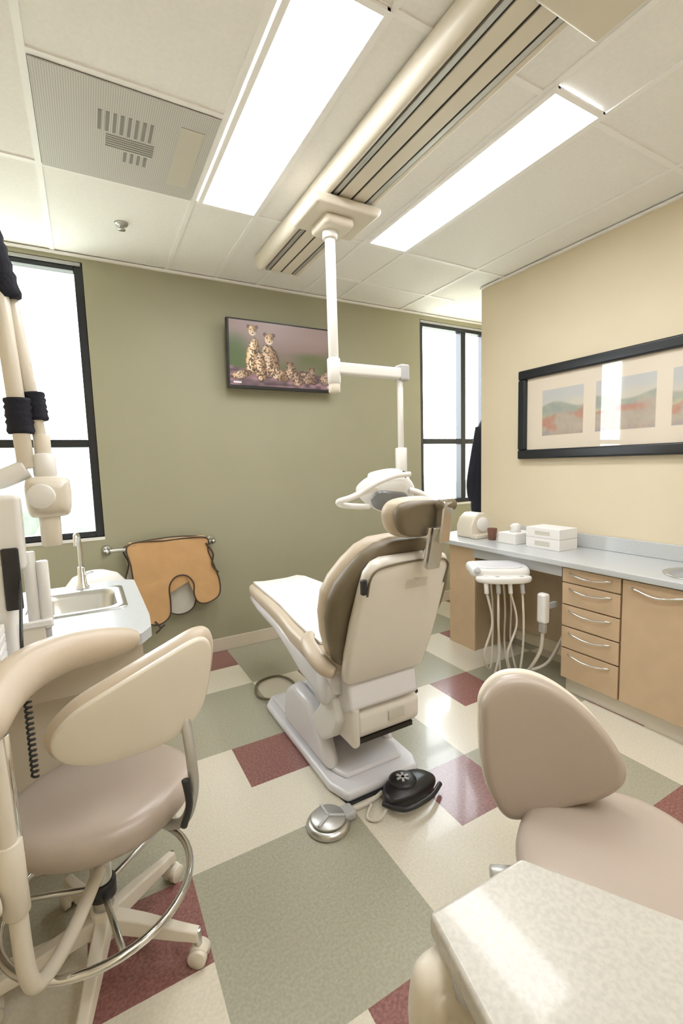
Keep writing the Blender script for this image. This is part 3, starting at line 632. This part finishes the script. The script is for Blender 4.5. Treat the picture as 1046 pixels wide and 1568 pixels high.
tube("apron_strap_left",[(.33,ay-.045,.36),(.36,ay-.05,.31),(.33,ay-.05,.28),(.39,ay-.05,.33)],.006,'trim',g,n=8)
# ---------------------------------------------------------------- x-ray arm (left)
g=group("dental_xray_arm")
cyl("upper_tube",(-.42,1.62,2.22),(-.185,1.62,2.02),.025,'ivory',g)
cyl("fore_tube",(-.180,1.62,2.0),(-.150,1.60,1.40),.022,'ivory',g)
cyl("rear_tube",(-.165,1.66,2.0),(-.108,1.62,1.45),.018,'ivory',g)
def wrap(n_,p,q,r):
    tube(n_,[V(p)*(1-t)+V(q)*t for t in [i/12 for i in range(13)]],r,'cloth',g,smoothp=False,rfun=lambda t:r*(1+.07*math.sin(t*30)))
wrap("pad_top",(-.195,1.62,2.05),(-.160,1.635,1.88),.040)
wrap("pad_left",(-.157,1.61,1.60),(-.155,1.61,1.50),.034)
wrap("pad_right",(-.118,1.63,1.62),(-.112,1.625,1.54),.028)
cyl("elbow",(-.108,1.62,1.50),(-.108,1.62,1.42),.022,'ivory',g)
cushion("tube_head",[(-.055,-.05),(-.06,.03),(-.045,.055),(.0,.06),(.045,.05),(.055,.03),(.05,-.05),(.02,-.065),(-.03,-.065)],.09,(-.10,1.60,1.32),(1,.1,0),(0,0,1),'ivory',g,er=.02,dome=.008)
cyl("head_disc",(-.115,1.56,1.32),(-.118,1.535,1.32),.035,'white',g)
cyl("collimator",(-.105,1.60,1.28),(-.105,1.60,1.17),.027,'ivory',g)
cyl("head_yoke",(-.108,1.61,1.44),(-.105,1.60,1.37),.030,'white',g)
tube("lower_arm",[(-.30,1.60,1.36),(-.22,1.60,1.37),(-.15,1.60,1.40)],.028,'white',g)
# ---------------------------------------------------------------- left delivery console
g=group("instrument_console")
box("console_panel",(-.36,1.50,1.12),(-.165,1.56,1.33),'white',g,b=.015)
box("console_body",(-.36,1.48,lt+.001),(-.20,1.60,1.14),'white',g,b=.015)
box("console_screen",(-.215,1.470,1.02),(-.175,1.482,1.19),'black',g,b=.006)
for i,x in enumerate((-.165,-.135)):
    cyl("holder_tube_%d"%i,(x,1.58,.93),(x,1.58,1.16-.03*i),.016,'white',g)
    cyl("holder_tip_%d"%i,(x,1.58,.90),(x,1.58,.935),.010,'greyp',g)
box("holder_shelf",(-.23,1.55,.94),(-.12,1.61,.96),'white',g,b=.005)
box("console_foot",(-.22,1.56,lt+.001),(-.14,1.60,.95),'ivory',g,b=.005)
P=[]
for i in range(161):
    t=i/160; a=t*2*math.pi*22; z=1.0-.30*t; P.append(V((-.165+.007*math.cos(a),1.28+.007*math.sin(a),z-.05)))
tube("coiled_cord",P,.003,'black',g,n=6,smoothp=False)
tube("cord_lead",[(-.18,1.48,1.10),(-.17,1.38,1.06),(-.165,1.29,1.0),(-.165,1.28,.95)],.004,'black',g)
g=group("teal_wipes_tub"); cyl("tub",(-.20,1.70,lt+.001),(-.20,1.70,lt+.07),.035,'teal',g); cyl("lid",(-.20,1.70,lt+.07),(-.20,1.70,lt+.085),.036,'white',g)
g=group("gauze_stack")
for i in range(6): box("pack_%d"%i,(-.33,1.36+.004*(i%2),lt+.001+i*.024),(-.22,1.46,lt+.023+i*.024),'paper',g,b=.003)
# ---------------------------------------------------------------- near counter
g=group("work_counter"); nt_=.77
npoly=[(.365,.445),(.545,.440),(.60,.35),(.98,-.30),(.98,-.9),(.30,-.9),(.32,.0),(.335,.30)]
prism("countertop",npoly,nt_-.035,nt_,2,'counter2',g,b=.008)
prism("cabinet_body",[(.42,.10),(.60,.10),(.85,-.30),(.85,-.88),(.38,-.88)],0,nt_-.036,2,'wood2',g)
cushion("arm_cover",[(-.05,-.06),(-.055,.04),(-.02,.07),(.04,.06),(.05,-.05)],.05,(.375,.41,.665),(1,-.2,0),(0,0,1),'ivory',g,er=.022,dome=.01)
cyl("arm_pivot",(.385,.38,.71),(.385,.38,.734),.03,'greyp',g)
cyl("arm_lower",(.40,.36,.62),(.43,.10,.50),.02,'ivory',g)
# outdoor trees
g=group("tree_line")
for i in range(22):
    x=-14+i*2.2+random.uniform(-.8,.8); y=26+random.uniform(-3,6); h=random.uniform(1.6,3.4)
    rings=[]
    for k in range(9):
        ph=math.pi*k/8; rings.append([V((x+max(.05,h*math.sin(ph))*math.cos(a)*(1+.25*vn(a*2+i,k)),y+max(.05,h*math.sin(ph))*math.sin(a),-2.5-h*math.cos(ph)*(1+.1*vn(i,k)))) for a in [2*math.pi*q/14 for q in range(14)]])
    loft("tree_%d"%i,rings,'tree',g)
# ---------------------------------------------------------------- world + camera
w=bpy.data.worlds.new("sky"); bpy.context.scene.world=w; w.use_nodes=True; nt=w.node_tree; bg=nt.nodes["Background"]
tc=nt.nodes.new("ShaderNodeTexCoord"); sp=nt.nodes.new("ShaderNodeSeparateXYZ"); cr=nt.nodes.new("ShaderNodeValToRGB")
mr=nt.nodes.new("ShaderNodeMapRange"); mr.inputs[1].default_value=-.3; mr.inputs[2].default_value=.3
nt.links.new(tc.outputs["Generated"],sp.inputs[0]); nt.links.new(sp.outputs["Z"],mr.inputs[0]); nt.links.new(mr.outputs[0],cr.inputs[0]); nt.links.new(cr.outputs[0],bg.inputs[0])
e=cr.color_ramp.elements; e[0].position=.3; e[0].color=(.35,.38,.33,1); e[1].position=.52; e[1].color=(.88,.95,1,1)
bg.inputs[1].default_value=12.0
cam=bpy.data.cameras.new("camera"); co=bpy.data.objects.new("camera",cam); COL.objects.link(co); bpy.context.scene.camera=co
cam.sensor_fit='VERTICAL'; cam.sensor_height=36; cam.sensor_width=24; cam.lens=36*697/1568; cam.clip_start=.02
yaw=math.radians(29.0); pitch=math.radians(5.95); roll=math.radians(1.7)
fwd=V((math.sin(yaw)*math.cos(pitch), math.cos(yaw)*math.cos(pitch), -math.sin(pitch)))
r0=V((math.cos(yaw),-math.sin(yaw),0)); u0=r0.cross(fwd)
r=r0*math.cos(roll)-u0*math.sin(roll); u=u0*math.cos(roll)+r0*math.sin(roll)
Mx=Matrix((r,u,-fwd)).transposed().to_4x4(); Mx.translation=V((0,0,1.385)); co.matrix_world=Mx
vs=bpy.context.scene.view_settings
vs.view_transform='Standard'; vs.look='None'; vs.exposure=0.5
